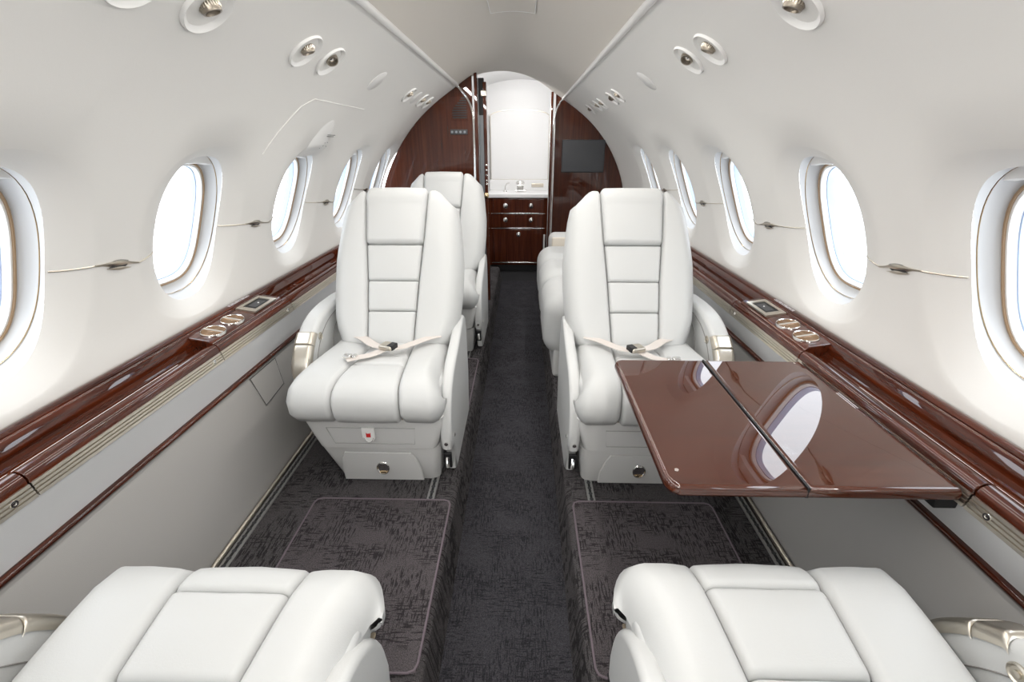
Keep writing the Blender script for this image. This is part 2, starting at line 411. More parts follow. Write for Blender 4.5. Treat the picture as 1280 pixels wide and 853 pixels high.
sd = empty('sliding_door', (-.205, 3.20, -1.05), 'edge of mahogany sliding door parked in left bulkhead with brass latch', 'door')
MB().rbox(-.236, -.200, 3.17, 3.20, -1.05, .365, .003).build('pocket', BLK, sd)
MB().rbox(-.232, -.204, 3.155, 3.172, -1.03, .16, .003).build('guide_rail', GREY, sd)
MB().rbox(-.204, -.182, 3.13, 3.185, -1.05, .34, .004).build('door_edge', WOODV, sd)
MB().rbox(-.215, -.182, 3.115, 3.13, .262, .292, .003).build('door_hanger', NICK, sd)
for z in (-.13, -.16, -.19, -.225, -.245): MB().lathe((-.19, 3.13, z), (0, -1, 0), [(.007, 0), (.006, .006), (0, .008)], 12).build('screw', CHR, sd)
MB().lathe((-.196, 3.12, -.315), (0, -1, 0), [(.018, -.01), (.018, .004), (.010, .012), (0, .014)], 18).build('latch', BRS, sd)

br = empty('bulkhead', (.58, 4.065, -1.04), 'glossy mahogany bulkhead right of the doorway behind the screen', 'bulkhead')
MB().prism(prof_poly(1, 0, 0, .30), 1, 4.05, 4.08, .003, 1).build('panel', WOODV, br)
MB().rbox(.262, .28, 4.035, 4.10, -1.17, ceil_z(.27)-.003, .003).build('door_post', WOODV, br)
MB().rbox(.258, .264, 4.04, 4.095, -1.17, ceil_z(.27)-.004, .001).build('metal_edge', CHR, br)
mo = empty('monitor', (.535, 4.04, -.22), 'flat dark grey screen mounted on the right mahogany bulkhead', 'screen')
MB().rbox(.362, .71, 4.03, 4.049, -.222, .026, .004).build('casing', DGR, mo)
MB().rbox(.370, .702, 4.0275, 4.031, -.214, .018, .001).build('screen', mat('screen_glass', (.05, .053, .06, 1), .3), mo)

# galley cabinet
gc = empty('galley_cabinet', (.015, 4.56, -1.17), 'mahogany galley cabinet with five oval-knob fronts at the end of the aisle', 'cabinet')
MB().rbox(-.275, .295, 4.41, 4.79, -1.10, -.465, .003).build('body', WOODV, gc)
MB().rbox(-.265, .285, 4.45, 4.79, -1.17, -1.10, .002).build('plinth', BLK, gc)
def front(name, x0, x1, z0, z1, kn):
    d = MB().rbox(x0, x1, 4.398, 4.412, z0, z1, .004).build(name, WOODV, gc)
    k = Vector(((x0+x1)/2 if kn is None else kn[0], 4.398, (z0+z1)/2 if kn is None else kn[1]))
    MB().lathe(k, (0, -1, 0), [(.024, 0), (.023, .004), (.017, .006), (.014, .018), (.008, .022), (0, .023)], 20, su=.85, sv=1, updir=(1, 0, 0)).build('knob', CHR, d)
for x0, x1 in ((-.232, -.002), (.004, .235)):
    front('drawer', x0, x1, -.60, -.475, ((-.117 if x0 < 0 else .125), -.535))
    front('drawer', x0, x1, -.735, -.612, ((-.117 if x0 < 0 else .125), -.665))
front('door', -.232, .235, -1.065, -.752, (.008, -.80))
for z in (-.606, -.743, -1.075): MB().rbox(-.25, .255, 4.396, 4.41, z-.003, z+.003, .001).build('chrome_bead', CHR, gc)
hn = MB().rbox(.245, .262, 4.38, 4.41, -1.04, -.80, .006).build('towel_grip', WHITE, gc)
ct = empty('counter', (.01, 4.6, -.465), 'white counter top with backsplash above the galley cabinet', 'counter')
MB().rbox(-.285, .305, 4.39, 4.79, -.465, -.43, .006).build('top', VW, ct)
MB().rbox(-.285, .305, 4.76, 4.795, -.43, -.33, .003).build('backsplash', VW, ct)
MB().rbox(.13, .25, 4.75, 4.762, -.40, -.365, .006).build('socket_plate', NICK, ct)
fa = empty('faucet', (.02, 4.62, -.43), 'small chrome mixer tap in the middle of the white counter', 'faucet')
MB().rbox(-.035, .075, 4.60, 4.64, -.43, -.415, .005).rbox(-.012, .052, 4.56, 4.63, -.415, -.36, .008).build('spout', CHR, fa)
MB().lathe((.02, 4.62, -.36), (0, 0, 1), [(.04, 0), (.045, .006), (.03, .03), (0, .035)], 16).build('lever', CHR, fa)
fb = empty('soap_pump', (-.115, 4.60, -.43), 'slim chrome soap pump left of the mixer tap', 'dispenser')
MB().lathe((-.125, 4.60, -.43), (0, 0, 1), [(.018, 0), (.016, .01), (.006, .015), (.006, .05), (0, .05)], 14).build('stem', CHR, fb)
MB().tube([(-.125, 4.60, -.38), (-.11, 4.60, -.355), (-.085, 4.59, -.35)], .006, 8).build('nozzle', CHR, fb)
# framed white mirror panel above counter
mp = empty('vanity_panel', (.01, 4.79, -.33), 'tall white arched-top panel above the counter', 'panel')
arch = [(-.27, -.33), (.29, -.33), (.29, .235)]+[(.01+.28*math.cos(a), .235+.055*math.sin(a)) for a in np.linspace(.15, math.pi-.15, 9)]+[(-.27, .235)]
MB().prism(arch, 1, 4.775, 4.80, .003, 1).build('panel', VW, mp)
pth = [(x+.0, 4.773, z) for x, z in arch]; pth.append(pth[0])
MB().tube(pth, .004, 6, up=(0, 1, 0)).build('edge_bead', NICK, mp)
tag(MB().rbox(-.495, -.29, 4.38, 4.79, -1.165, .25, .005).build('side_cabinet', VW), 'white cabinet column left of the galley counter', 'cabinet')
tag(MB().rbox(.31, .495, 4.38, 4.79, -1.165, .25, .005).build('side_cabinet', VW), 'white cabinet column right of the galley counter', 'cabinet')

# ------------------------------------------------------------------ floor
tag(MB().rbox(-.17, .205, -2.0, 4.10, -1.20, -1.17, 0).build('floor', CARA, smooth=False), kind='structure')
tag(MB().rbox(-.56, .56, 4.10, 4.84, -1.20, -1.17, 0).build('floor', mat('dark_threshold_carpet', (.012, .012, .014, 1), .95, bump=.3), smooth=False), kind='structure')
def platform(x_in, x_out, y0, y1):
    s = 1 if x_out > x_in else -1; P = [(x_out, -1.20), (x_out, -1.04)]
    for a in np.linspace(0, 1, 7): P.append((x_in+s*.028*(1-math.sin(a*math.pi/2)), -1.04-.028*(1-math.cos(a*math.pi/2))))
    P.append((x_in-s*.004, -1.10)); P.append((x_in-s*.016, -1.17)); P.append((x_in-s*.016, -1.20))
    return MB().prism(P, 1, y0, y1).build('floor', CARP)
tag(platform(-.160, -.775, -2.0, 4.10), kind='structure'); tag(platform(.192, .775, -2.0, 4.10), kind='structure')
for s, x in ((-1, -.70), (1, .70)):
    pass
def floor_mat(x0, x1, y0, y1, label):
    e = empty('floor_mat', ((x0+x1)/2, (y0+y1)/2, -1.04), label, 'mat')
    MB().rbox(x0, x1, y0, y1, -1.0395, -1.033, .002, 1).build('carpet_pad', CARM, e, smooth=False)
    r = .02; P = []
    for cx, cy, a0 in ((x1-r, y1-r, 0), (x0+r, y1-r, 90), (x0+r, y0+r, 180), (x1-r, y0+r, 270)):
        for a in (0, 45, 90): an = math.radians(a0+a); P.append((cx+r*math.cos(an), cy+r*math.sin(an), -1.0335))
    P.append(P[0]); MB().tube(P, .0030, 6, cap=False).build('piping', PIPE, e)
floor_mat(-.60, -.173, .60, 1.112, 'charcoal patterned mat in front of the left front-facing seat, lilac piping')
floor_mat(.210, .64, .60, 1.116, 'charcoal patterned mat under the table side of the aisle, lilac piping')
floor_mat(-.60, -.178, 1.66, 2.14, 'narrow-looking charcoal mat between the two left seats facing the camera')
def track(x, y0, y1, label):
    e = empty('seat_track', (x, (y0+y1)/2, -1.04), label, 'rail', 'floor seat tracks')
    MB().rbox(x-.012, x+.012, y0, y1, -1.0405, -1.036, .001, 1).build('rail', TRK, e, smooth=False)
    MB().rbox(x-.004, x+.004, y0+.002, y1-.002, -1.0365, -1.0355, 0).build('slot', BLK, e, smooth=False)
    bb = MB()
    for k in range(int((y1-y0)/.0254)): bb.lathe((x, y0+.013+k*.0254, -1.0358), (0, 0, 1), [(.0065, 0), (.0065, .0006), (0, .0006)], 10)
    o = bb.build('slot_holes', DGR, e, smooth=False); o['kind'] = 'stuff'
track(-.745, -1.9, 3.10, 'perforated metal seat track along the foot of the left wall')
track(.745, -1.9, 4.02, 'perforated metal seat track along the foot of the right wall')
track(-.24, 1.112, 3.10, 'metal seat track running under the inner side of the left seats')
track(.272, 1.116, 1.9, 'metal seat track running under the inner side of the right seat')
for s in (-1, 1):
    tag(MB().tube([(s*.767, -1.98, -1.034), (s*.767, 3.10 if s < 0 else 4.04, -1.034)], .007, 8).build('baseboard_'+('left' if s < 0 else 'right'), NICK), kind='structure')

# ------------------------------------------------------------------ lower side walls and ledge
for s, nm in ((-1, 'left'), (1, 'right')):
    ye = 3.11 if s < 0 else 4.045
    zt = -.0085 if s < 0 else .016
    P = [(s*.777, -1.20), (s*.777, -1.04), (s*.805, -.90), (s*.828, -.75), (s*.843, -.675+zt), (s*.91, -.675+zt), (s*.91, -1.20)]
    tag(MB().prism(P, 1, -2.0, ye).build('wall_%s' % nm, LOWER, angle=60), kind='structure')
    P = [(s*.843, -.680+zt), (s*.80, -.562), (s*.80, -.552), (s*.90, -.552), (s*.91, -.680+zt)]
    tag(MB().prism(P, 1, -2.0, ye).build('wall_%s' % nm, PANEL, angle=30), kind='structure')
    P = [(s*x, z+zt) for x, z in ((.836, -.690), (.830, -.683), (.829, -.676), (.834, -.670), (.85, -.668), (.85, -.692))]
    tag(MB().prism(P, 1, -2.0, ye).build('trim_%d' % (5 if s < 0 else 6), WOOD, angle=60), kind='structure')

    lg = empty('side_ledge', (s*.85, .6, -.56), 'glossy mahogany side ledge along the %s wall with metal edge strip' % nm, 'ledge')
    nose = [(.793, -.532), (.7925, -.524), (.796, -.516), (.803, -.511), (.811, -.5095), (.820, -.512), (.827, -.518)]
    rail = [(.862, -.508), (.873, -.487), (.876, -.482)]
    back = [(.8775, -.4815), (.883, -.4765), (.890, -.4745), (.899, -.477), (.904, -.483)]
    # trough floor, rail face, back rail: one long extrusion each
    MB().prism([(s*x, z) for x, z in [(.825, -.519), (.832, -.5215), (.855, -.5215), (.862, -.512), (.862, -.55), (.825, -.55)]], 1, -1.98, ye).build('trough', WOOD, lg)
    MB().prism([(s*x, z) for x, z in [(.8605, -.514), (.866, -.498), (.8715, -.486), (.876, -.4825), (.8765, -.55), (.8605, -.55)]], 1, -1.98, ye).build('rail_face', WOOD, lg)
    MB().prism([(s*x, z) for x, z in back+[(.906, -.55), (.8775, -.55)]], 1, -1.98, ye).build('back_rail', WOOD, lg)
    cuts = [-1.98, -.62, .597, 1.13, 1.55, 2.55, ye] if s < 0 else [-1.98, -.62, .605, 1.125, 1.55, 2.55, ye]
    for a, b in zip(cuts[:-1], cuts[1:]):
        g = .0016
        MB().prism([(s*x, z) for x, z in nose+[(.8262, -.5505), (.793, -.5505)]], 1, a+g, b-g, .0012, 1).build('nose_moulding', WOOD, lg)
        st = MB()
        fl = []
        zz = np.linspace(-.533, -.5595, 21)
        for i, z in enumerate(zz): fl.append((s*(.7885+.006*(z+.546)/.027+(.0028 if (i % 5 == 0 and 0 < i < 20) else 0)), z))
        st.prism(fl+[(s*.80, -.5595), (s*.80, -.533)], 1, a+g, b-g)
        mm = st.build('metal_strip', NICK, lg, smooth=False)
        for yy in ((b-.035,) if a < 1.2 else ()):
            MB().lathe((s*.789, yy, -.546), (-s, 0, 0), [(.0065, 0), (.006, .0018), (.003, .002), (.0028, .0008), (0, .0008)], 14).build('screw', CHR, mm)
    # plateau with cup holders and tray
    pl = [(.8035, -.5085), (.812, -.4985), (.86, -.4905), (.868, -.4895), (.872, -.53), (.806, -.53)]
    y0, y1 = 1.125, 1.52
    MB().prism([(s*x, z) for x, z in pl], 1, y0, y1, .004, 2).build('console_block', WOOD, lg)
    up = Vector((s*-.165, 0, 1)).normalized()
    hL = ('left', 'right')[s > 0]
    for k, (y, wh) in enumerate(((1.185, 'nearer'), (1.278, 'farther'))):
        c = Vector((s*.836, y, -.4935))
        e = empty('cup_holder', c, '%s of the two oval metal cup holders in the %s ledge' % (wh, hL), 'cup holder', 'cup holders in the side ledges')
        MB().lathe(c, up, [(.0385, -.004), (.0385, .0015), (.0365, .0035), (.0345, .002), (.034, -.001)], 32, su=1.0, sv=.80).build('rim', CHR, e)
        fl = MB(); n = 48; V = []
        uu = Vector((0, 1, 0)); vv = up.cross(uu)
        c2 = c+up*.0012
        for h, rr in ((.0, .034), (.001, .030), (.0012, .0)):
            for i in range(n):
                a = 2*math.pi*i/n; r = rr*(1+.0*(i % 2)); V.append(c2+up*(h*(1+.0))+uu*math.cos(a)*r+vv*math.sin(a)*r*.8)
        F = [(j*n+i, j*n+(i+1) % n, (j+1)*n+(i+1) % n, (j+1)*n+i) for j in range(2) for i in range(n)]
        # ribbed insert lying in the rim
        ins = MB()
        for i in range(15):
            t = -.029+i*.058/14; hw = .0265*math.sqrt(max(.05, 1-(t/.0335)**2))
            ins.tube([c2+uu*t-vv*hw+up*.0004, c2+uu*t+up*-.0006, c2+uu*t+vv*hw+up*.0004], .0019, 6)
        fl.add(V, F).build('insert', SILV, e)
        o = ins.build('ribs', SILV, e); o['kind'] = 'stuff'
        MB().tube([c2-vv*.027+up*.002, c2+vv*.027+up*.002], .0026, 6).build('cross_bar', CHR, e)
    c = Vector((s*.838, 1.42, -.4925)); vv = up.cross(Vector((0, 1, 0)))
    e = empty('control_tray', c, 'small framed tray with dark recess beside the cup holders, %s ledge' % hL, 'tray')
    def fr2(a0, a1, b0, b1, h0, h1, nm2, m2, sm=False):
        V = [c+Vector((0, 1, 0))*a+vv*b+up*h for h in (h0, h1) for a, b in ((a0, b0), (a1, b0), (a1, b1), (a0, b1))]
        F = [(0, 1, 2, 3), (4, 5, 6, 7), (0, 1, 5, 4), (1, 2, 6, 5), (2, 3, 7, 6), (3, 0, 4, 7)]
        return obj(nm2, V, F, m2, e, smooth=False)
    for q in ((-.068, .068, -.031, -.020), (-.068, .068, .020, .031), (-.068, -.045, -.020, .020), (.050, .068, -.020, .020)):
        fr2(*q, -.002, .004, 'frame_bar', NICK)
    fr2(-.045, .050, -.020, .020, -.001, .0012, 'recess', BLK)
    fr2(-.03, .035, -.012, .012, .0012, .0022, 'control_pad', DGR)
    MB().lathe(c+up*.002+Vector((0, .01, 0)), up, [(.003, 0), (.002, .002), (0, .003)], 10).build('indicator', WHITE, e)
    # engraved two-line placard, too small to read
    pl_ = empty('placard', (s*.884, 1.40, -.474), 'tiny engraved two-line placard on the %s back rail' % hL, 'placard')
    ml = MB(); random.seed(3)
    for row, x in ((0, .8815), (1, .8865)):
        y = 1.345
        while y < 1.455:
            wd = random.uniform(.003, .006)
            ml.rbox(s*x-.0013, s*x+.0013, y, y+wd, -.4765+.0005*row, -.4742+.0004*row, 0); y += wd+random.choice((.0015, .0015, .005))
    o = ml.build('lettering', PALE, pl_, smooth=False)

# small access panel low on the left wall
ap = empty('access_panel', (-.825, 1.38, -.80), 'small grey access panel low on the left wall beside the seat', 'panel')
def lw(y, z, off=.0): # point on the left lower wall face
    x = np.interp(z, [-1.04, -.90, -.75, -.675], [.777, .805, .828, .843]); return Vector((-(x-off), y, z))
V = [lw(1.285, -.703, .004), lw(1.445, -.703, .004), lw(1.435, -.80, .004), lw(1.305, -.812, .004)]
Vb = [v+Vector((-.006, 0, 0)) for v in V]
obj('cover', V+Vb, [(0, 1, 2, 3), (0, 1, 5, 4), (1, 2, 6, 5), (2, 3, 7, 6), (3, 0, 4, 7)], LOWER, ap, smooth=False)
MB().tube(V+[V[0]], .0012, 5).build('edge_seam', DGR, ap)

# ------------------------------------------------------------------ wall fittings
SL = s_of_z(.216)
def reading(side, y, kind, r=.052):
    c = wall_pt(y, SL, side); N = -wall_n(SL, side)    # into the cabin
    hL = 'left' if side < 0 else 'right'
    pos = wallfit[(side, y)]
    if kind == 'blank':
        e = empty('blank_cover', c, pos, 'cover')
        MB().lathe(c, N, [(r*.92, -.002), (r*.92, .002), (r*.85, .004), (0, .005)], 36).build('disc', WHITE, e); return
    e = empty('reading_light' if kind == 'lamp' else 'air_vent', c, pos, 'light' if kind == 'lamp' else 'air vent')
    MB().lathe(c, N, [(r, -.002), (r, .004), (r*.95, .0075), (r*.88, .0045), (r*.66, -.003), (r*.40, -.007)], 36).build('bezel', WHITE, e)
    tz = Vector((0, 1, 0)).cross(N); tz = tz if tz.z > 0 else -tz; c = c+tz*r*.14
    MB().lathe(c-N*.006, N, [(r*.44, 0), (r*.42, .003), (0, .003)], 24).build('socket', DGR, e)
    dn = (N+Vector((0, 0, -.9 if kind == 'lamp' else -.2))+Vector((0, .15 if kind == 'lamp' else -.6, 0))).normalized()
    b = MB().lathe(c-N*.004, dn, [(r*.28, -.006), (r*.34, .0), (r*.34, .010), (r*.31, .016), (r*.25, .0165), (r*.22, .008), (0, .006)], 24).build('eyeball', NICKD, e)
    rb = MB()
    for k in range(24):
        a = 2*math.pi*k/24; u = dn.orthogonal().normalized(); v = dn.cross(u); q = (u*math.cos(a)+v*math.sin(a))*r*.345
        rb.tube([c-N*.004+q+dn*.001, c-N*.004+q+dn*.010], .0013, 4)
    o = rb.build('knurling', NICK, b); o['kind'] = 'stuff'
    MB().lathe(c-N*.004, dn, [(r*.20, .007), (r*.14, .010), (0, .012)], 16).build('lens' if kind == 'lamp' else 'nozzle', CHR, b)
L_, R_ = -1, 1
wallfit = {
 (L_, .78): 'nearest white air vent of the upper left wall, cut by the frame top',
 (L_, .945): 'big white reading light bezel high on the left wall, nearest whole one',
 (L_, 1.335): 'white oval reading light over the second left window, nearer of the pair',
 (L_, 1.495): 'white oval air vent next to the reading light, farther of the left pair',
 (L_, 1.95): 'blank round white cover on the left wall between the light pairs',
 (L_, 2.47): 'first small round reading light before the left bulkhead, after the blank cover',
 (L_, 2.63): 'bright blank cover between small lights near the left bulkhead',
 (L_, 2.78): 'second small round fitting before the left bulkhead, after the bright blank',
 (L_, 2.93): 'last small round fitting right beside the left bulkhead arch',
 (R_, .945): 'big white reading light bezel high on the right wall, cut by the frame top',
 (R_, 1.335): 'white oval reading light over the second right window, nearer of the pair',
 (R_, 1.495): 'white oval air vent next to the reading light, farther of the right pair',
 (R_, 1.975): 'blank round white cover on the right wall between the light pairs',
 (R_, 2.53): 'first small reading light on the right wall after the blank cover',
 (R_, 2.69): 'second small round air vent on the right wall after the blank cover',
 (R_, 3.03): 'third small round fitting on the right wall, before the bulkhead',
 (R_, 3.19): 'fourth small round fitting on the right wall, before the bulkhead',
 (R_, 3.36): 'bright blank cover, fifth of the small rounds before the right bulkhead',
 (R_, 3.52): 'last small air vent on the right wall nearest the bulkhead'}
for (sd_, y), lb in list(wallfit.items()):
    k = 'blank' if 'blank' in lb and 'after' not in lb and 'first' not in lb else ('vent' if 'vent' in lb else 'lamp')
    reading(sd_, y, k, .052 if y < 2 else .046)

# spindle-shaped metal trims between the windows
def spindle(side, i):
    YC = YCS[side]
    y0 = YC[i]+AO; y1 = YC[i+1]-AO; sA = s_of_z(-.237); sB = s_of_z(-.258)
    hL = 'left' if side < 0 else 'right'
    ords = {4: 'nearest', 5: 'second nearest', 6: 'third nearest', 7: 'farthest', 3: 'hindmost', 8: 'farthest'}
    yb = YC[i]+AH; pts = []
    for y in np.linspace(y0+.004, yb, 7): pts.append((y, sA))
    for y in np.linspace(yb, YC[i+1]-AH, 12)[1:]: pts.append((y, sA+(sB-sA)*(y-yb)/(YC[i+1]-AH-yb)))
    for y in np.linspace(YC[i+1]-AH, y1-.004, 7)[1:]: pts.append((y, sB))
    P = [wall_pt(y, s_, side, .001) for y, s_ in pts]
    ym = yb+.5*(YC[i+1]-AH-yb)
    e = empty('spindle_trim', wall_pt(ym, (sA+sB)/2, side), '%s spindle-shaped metal trim line between windows of the %s wall' % (ords[i], hL), 'trim')
    MB().tube(P, .0017, 6).build('line', NICK, e)
    sl = lambda y: sA+(sB-sA)*(y-yb)/(YC[i+1]-AH-yb)
    y_a, y_b = ym-.060, ym+.060; hp = []; hr = []
    for t in np.linspace(0, 1, 19):
        hp.append(wall_pt(y_a+(y_b-y_a)*t, sl(y_a+(y_b-y_a)*t)+.0015, side, .002)); hr.append(.0022+.0105*max(0, math.sin(math.pi*t))**2.6)
    MB().tube(hp, hr, 10, up=tuple(wall_n(SL, side)), flat=.35).build('spindle', NICK, e)
    rb = MB()
    for t in np.linspace(.34, .66, 10):
        hh = .8*(.0022+.0105*math.sin(math.pi*t)**2.6); y = y_a+(y_b-y_a)*t
        rb.tube([wall_pt(y+.006*q, sl(y)+.0015+q*hh, side, .0058*(1-.5*q*q)) for q in (-1, -.5, 0, .5, 1)], .0008, 4)
    o = rb.build('ribs', DGR, e); o['kind'] = 'stuff'
    hp = []; hr = []
    for t in np.linspace(0, 1, 15):
        hp.append(wall_pt(y_a+.03+.065*t, sl(y_a+.03+.065*t)-.0085, side, .0025)); hr.append(.0010+.0055*max(0, math.sin(math.pi*t))**1.6)
    MB().tube(hp, hr, 8, up=tuple(wall_n(SL, side)), flat=.5).build('slide_tab', NICK, e)
for i in (4, 5, 6, 7):
    spindle(-1, i); spindle(1, i)
# seam outline of the emergency panel and its glossy cover above the third left window
def wl_path(pts, side=-1, lift=.0008, n=8):
    out = []
    for (ya, za), (yb, zb) in zip(pts[:-1], pts[1:]):
        for t in np.linspace(0, 1, n)[:-1]: out.append(wall_pt(ya+(yb-ya)*t, s_of_z(za)+(s_of_z(zb)-s_of_z(za))*t, side, lift))
    return out
es = MB().tube(wl_path([(1.47, -.03), (1.50, .03), (1.55, .105), (1.60, .128), (2.16, .128)]), .0015, 6).build('panel_seam', WALL)
tag(es, 'thin raised seam line over the third left window', 'seam')
ev = empty('exit_cover', wall_pt(1.85, s_of_z(.0), -1), 'glossy white tapered cover above the third left window with printed line', 'cover')
rows = []; outl = []
for k in range(15):
    t = k/14; z = -.052+.130*t; s_ = s_of_z(z)
    hw = .085*math.sqrt(max(0, 1-(t*.995)**2.2)); yc_ = 1.835+.02*t
    rows.append([wall_pt(yc_+hw*q, s_, -1, .0010+.0085*(1-abs(q)**3)*(1-t**4)) for q in np.linspace(-1, 1, 11)])
MB().grid(rows).build('cover', WHITE, ev)
ln = MB()
for r_, z in enumerate((.034, .029)):
    y = 1.86
    while y < 1.925:
        wd = random.uniform(.003, .007); ln.tube([wall_pt(y, s_of_z(z), -1, .0095), wall_pt(y+wd, s_of_z(z), -1, .0095)], .0011, 4); y += wd+.002
ln.build('printed_line', INK, ev)
for (y, z) in ((1.875, .006), (1.895, .008), (1.87, -.004), (1.86, -.014), (1.90, -.006)):
    MB().lathe(wall_pt(y, s_of_z(z), -1, .0085), -wall_n(s_of_z(z), -1), [(.002, 0), (.002, .001), (0, .001)], 8).build('pinhole', INK, ev, smooth=False)

# ------------------------------------------------------------------ leather pads
def taper(d, r, dep):
    if d >= r: return 0
    q = 1-max(d, 0)/r; return dep*(1-math.sqrt(max(0, 1-q*q)))
def samples(L, ra, rb, n=7):
    fr = (0, .04, .12, .25, .42, .62, .82, 1)
    a = [ra*f for f in fr]; b = [L-rb*f for f in fr][::-1]
    if ra+rb > L*.94: k = L*.94/(ra+rb); a = [ra*k*f for f in fr]; b = [L-rb*k*f for f in fr][::-1]
    m = list(np.linspace(a[-1], b[0], n+2)[1:-1])
    return a+m+b
def pad(path, xa, xb, v0, v1, T, ra, rb, r0, r1, da=None, db=None, d0=None, d1=None, bulge=0.0, xoff=None, mirror=1, skirt=.012, wr=0, cr=0):
    """cushion pad riding on a (y,z) path; xa/xb = side bounds as functions of v; r*,d* edge radius and drop; returns MB"""
    da = da if da is not None else T+skirt; db = db if db is not None else T+skirt
    d0 = d0 if d0 is not None else T+skirt; d1 = d1 if d1 is not None else T+skirt
    rows = []; rnd = random.Random(int(v0*1000+T*7000+xa(v0)*300))
    ph = [rnd.uniform(0, 6.28) for _ in range(4)]
    for v in samples(v1-v0, r0, r1, 12):
        V = v0+v; p = path.at(V); n = path.nrm(V); row = []
        a, b = xa(V), xb(V)
        if cr:                                          # rounded plan corners
            for e0, rr in ((v, r0), (v1-v0-v, r1)):
                if e0 < cr: k = cr-math.sqrt(max(0, cr*cr-(cr-e0)**2)); a += k; b -= k
        W = b-a
        for u in samples(W, ra, rb, 8):
            h = T-taper(u, ra, da)-taper(W-u, rb, db)-taper(v, r0, d0)-taper(v1-v0-v, r1, d1)
            h += bulge*math.sin(math.pi*min(1, max(0, u/W)))*math.sin(math.pi*min(1, max(0, v/(v1-v0))))
            if wr: h += wr*(math.sin(u*60+ph[0]+V*9)*math.sin(V*38+ph[1])+.6*math.sin(u*110+V*47+ph[2]))*min(1, u/ra, (W-u)/rb, 1)
            h = max(h, -skirt*2-.03)
            row.append(Vector((mirror*(a+u), p[0]+n[0]*h, p[1]+n[1]*h)))
        rows.append(row)
    return MB().grid(rows)
def seat(x, y, facing, wside, label, tabs=False, wdy=0.0, ady=0.0, group='white leather cabin seats'):
    """local frame: seat faces -y, its nose at y=0, floor z=0; wside = side (in local x) of the window arm: -1 or +1"""
    root = empty('cabin_seat', (x, y, -1.04), label, 'seat', group, rz=0 if facing < 0 else math.pi)
    m = wside*-1                                        # modelled with window arm at -x
    def bld(mb, name, mt, par=None, **k):
        mb.V = [Vector((v[0]*m, v[1], v[2])) for v in mb.V]
        p = par or root; 
        o = obj(name, mb.V, mb.F, mt, p, local=True, **k)
        if mb.hard: wnorm(o)
        return o
    def shifted(dy, dx=0):
        def f(mb, *a_, **k_):
            mb.V = [Vector((v[0]+dx, v[1]+dy, v[2])) for v in mb.V]; return bld(mb, *a_, **k_)
        return f
    bla = shifted(ady, -.016 if facing > 0 else 0); blw = shifted(wdy)
    # --- base
    def loft_box(sec, r):                               # sections (z, x0, x1, y0, y1)
        V = []; F = []; n = 0
        for z, x0, x1, y0, y1 in sec:
            ring = []
            for cx, cy, a0 in ((x1-r, y1-r, 0), (x0+r, y1-r, 90), (x0+r, y0+r, 180), (x1-r, y0+r, 270)):
                for a in (0, 30, 60, 90): an = math.radians(a0+a); ring.append(Vector((cx+r*math.cos(an), cy+r*math.sin(an), z)))
            V += ring; n = len(ring)
        k = len(sec)
        for j in range(k-1):
            for i in range(n): F.append((j*n+i, j*n+(i+1) % n, (j+1)*n+(i+1) % n, (j+1)*n+i))
        F.append(tuple(range(n))); F.append(tuple((k-1)*n+i for i in range(n)))
        return MB().add(V, F)
    bld(loft_box([(.0, -.145, .178, .10, .50), (.004, -.149, .181, .097, .503), (.13, -.195, .192, .078, .52), (.142, -.198, .193, .078, .52), (.146, -.190, .188, .084, .51)], .025), 'pedestal', LEB, angle=35)
    lo = MB(); pts = [(-.138, .002), (.128, .002), (.126, .05), (.112, .10), (.098, .125), (-.118, .125), (-.132, .10), (-.138, .05)]
    V = [Vector((a, .092-.017*(z/.13), z)) for a, z in pts]; V2 = [Vector((a*.98, .086-.017*(z/.13), .003+z*.97)) for a, z in pts]
    F = [tuple(range(8, 16))]+[(i, (i+1) % 8, 8+(i+1) % 8, 8+i) for i in range(8)]
    fp = bld(MB().add(V+V2, F), 'front_drawer', LEB, angle=30)
    la = MB().lathe((.0, .077, .062), (0, -1, .1), [(.021, -.004), (.021, .004), (.0185, .006), (.0165, .0025)], 28, su=1, sv=1.15, updir=(1, 0, 0))
    lt = bld(la, 'latch', CHR, fp)
    bld(MB().lathe((.0, .0785, .062), (0, -1, .1), [(.0165, .0015), (0, .0012)], 20, su=1, sv=1.15, updir=(1, 0, 0)), 'latch_cup', mat_dark_cup, lt)
    bld(MB().rbox(-.011, .011, .070, .077, .043, .052, .003), 'latch_grip', BRS, lt)
    bld(loft_box([(.148, -.186, .180, .066, .52), (.152, -.192, .186, .060, .53), (.20, -.205, .200, .052, .53), (.262, -.222, .213, .045, .54), (.272, -.224, .215, .044, .54), (.276, -.219, .210, .049, .53)], .025), 'seat_shroud', LEB, angle=35)
    def shr(xx, z, off=0): return Vector((xx, np.interp(z, [.152, .20, .262], [.060, .052, .045])-off, z))
    q = [shr(-.150, .236), shr(.125, .236), shr(.118, .172), shr(-.134, .172)]
    bld(MB().tube([v+Vector((0, -.0003, 0)) for v in q]+[q[0]], .0016, 6), 'panel_outline', LEB2)
    if tabs:
        sh = [(-.021, .238), (.019, .238), (.019, .205), (.012, .192), (-.001, .186), (-.014, .192), (-.021, .205)]
        t = MB().prism([(a-.018, z) for a, z in sh], 1, .040, .047, .001, 1); tb = bld(t, 'release_tab', WHITE)
        bld(MB().prism([(-.026, .224), (-.0215, .219), (-.019, .222), (-.0165, .219), (-.012, .224), (-.012, .207), (-.026, .207)], 1, .0392, .0402), 'red_mark', RED, tb, smooth=False)
        o = [(a*.75-.0185, .006+z*.97) for a, z in sh[2:]]
        bld(MB().tube([(a, .0395, z) for a, z in o], .0006, 4), 'outline_print', INK, tb)
    bld(MB().rbox(-.215, .205, .035, .52, .274, .281, .002), 'base_seam', SEAMB)
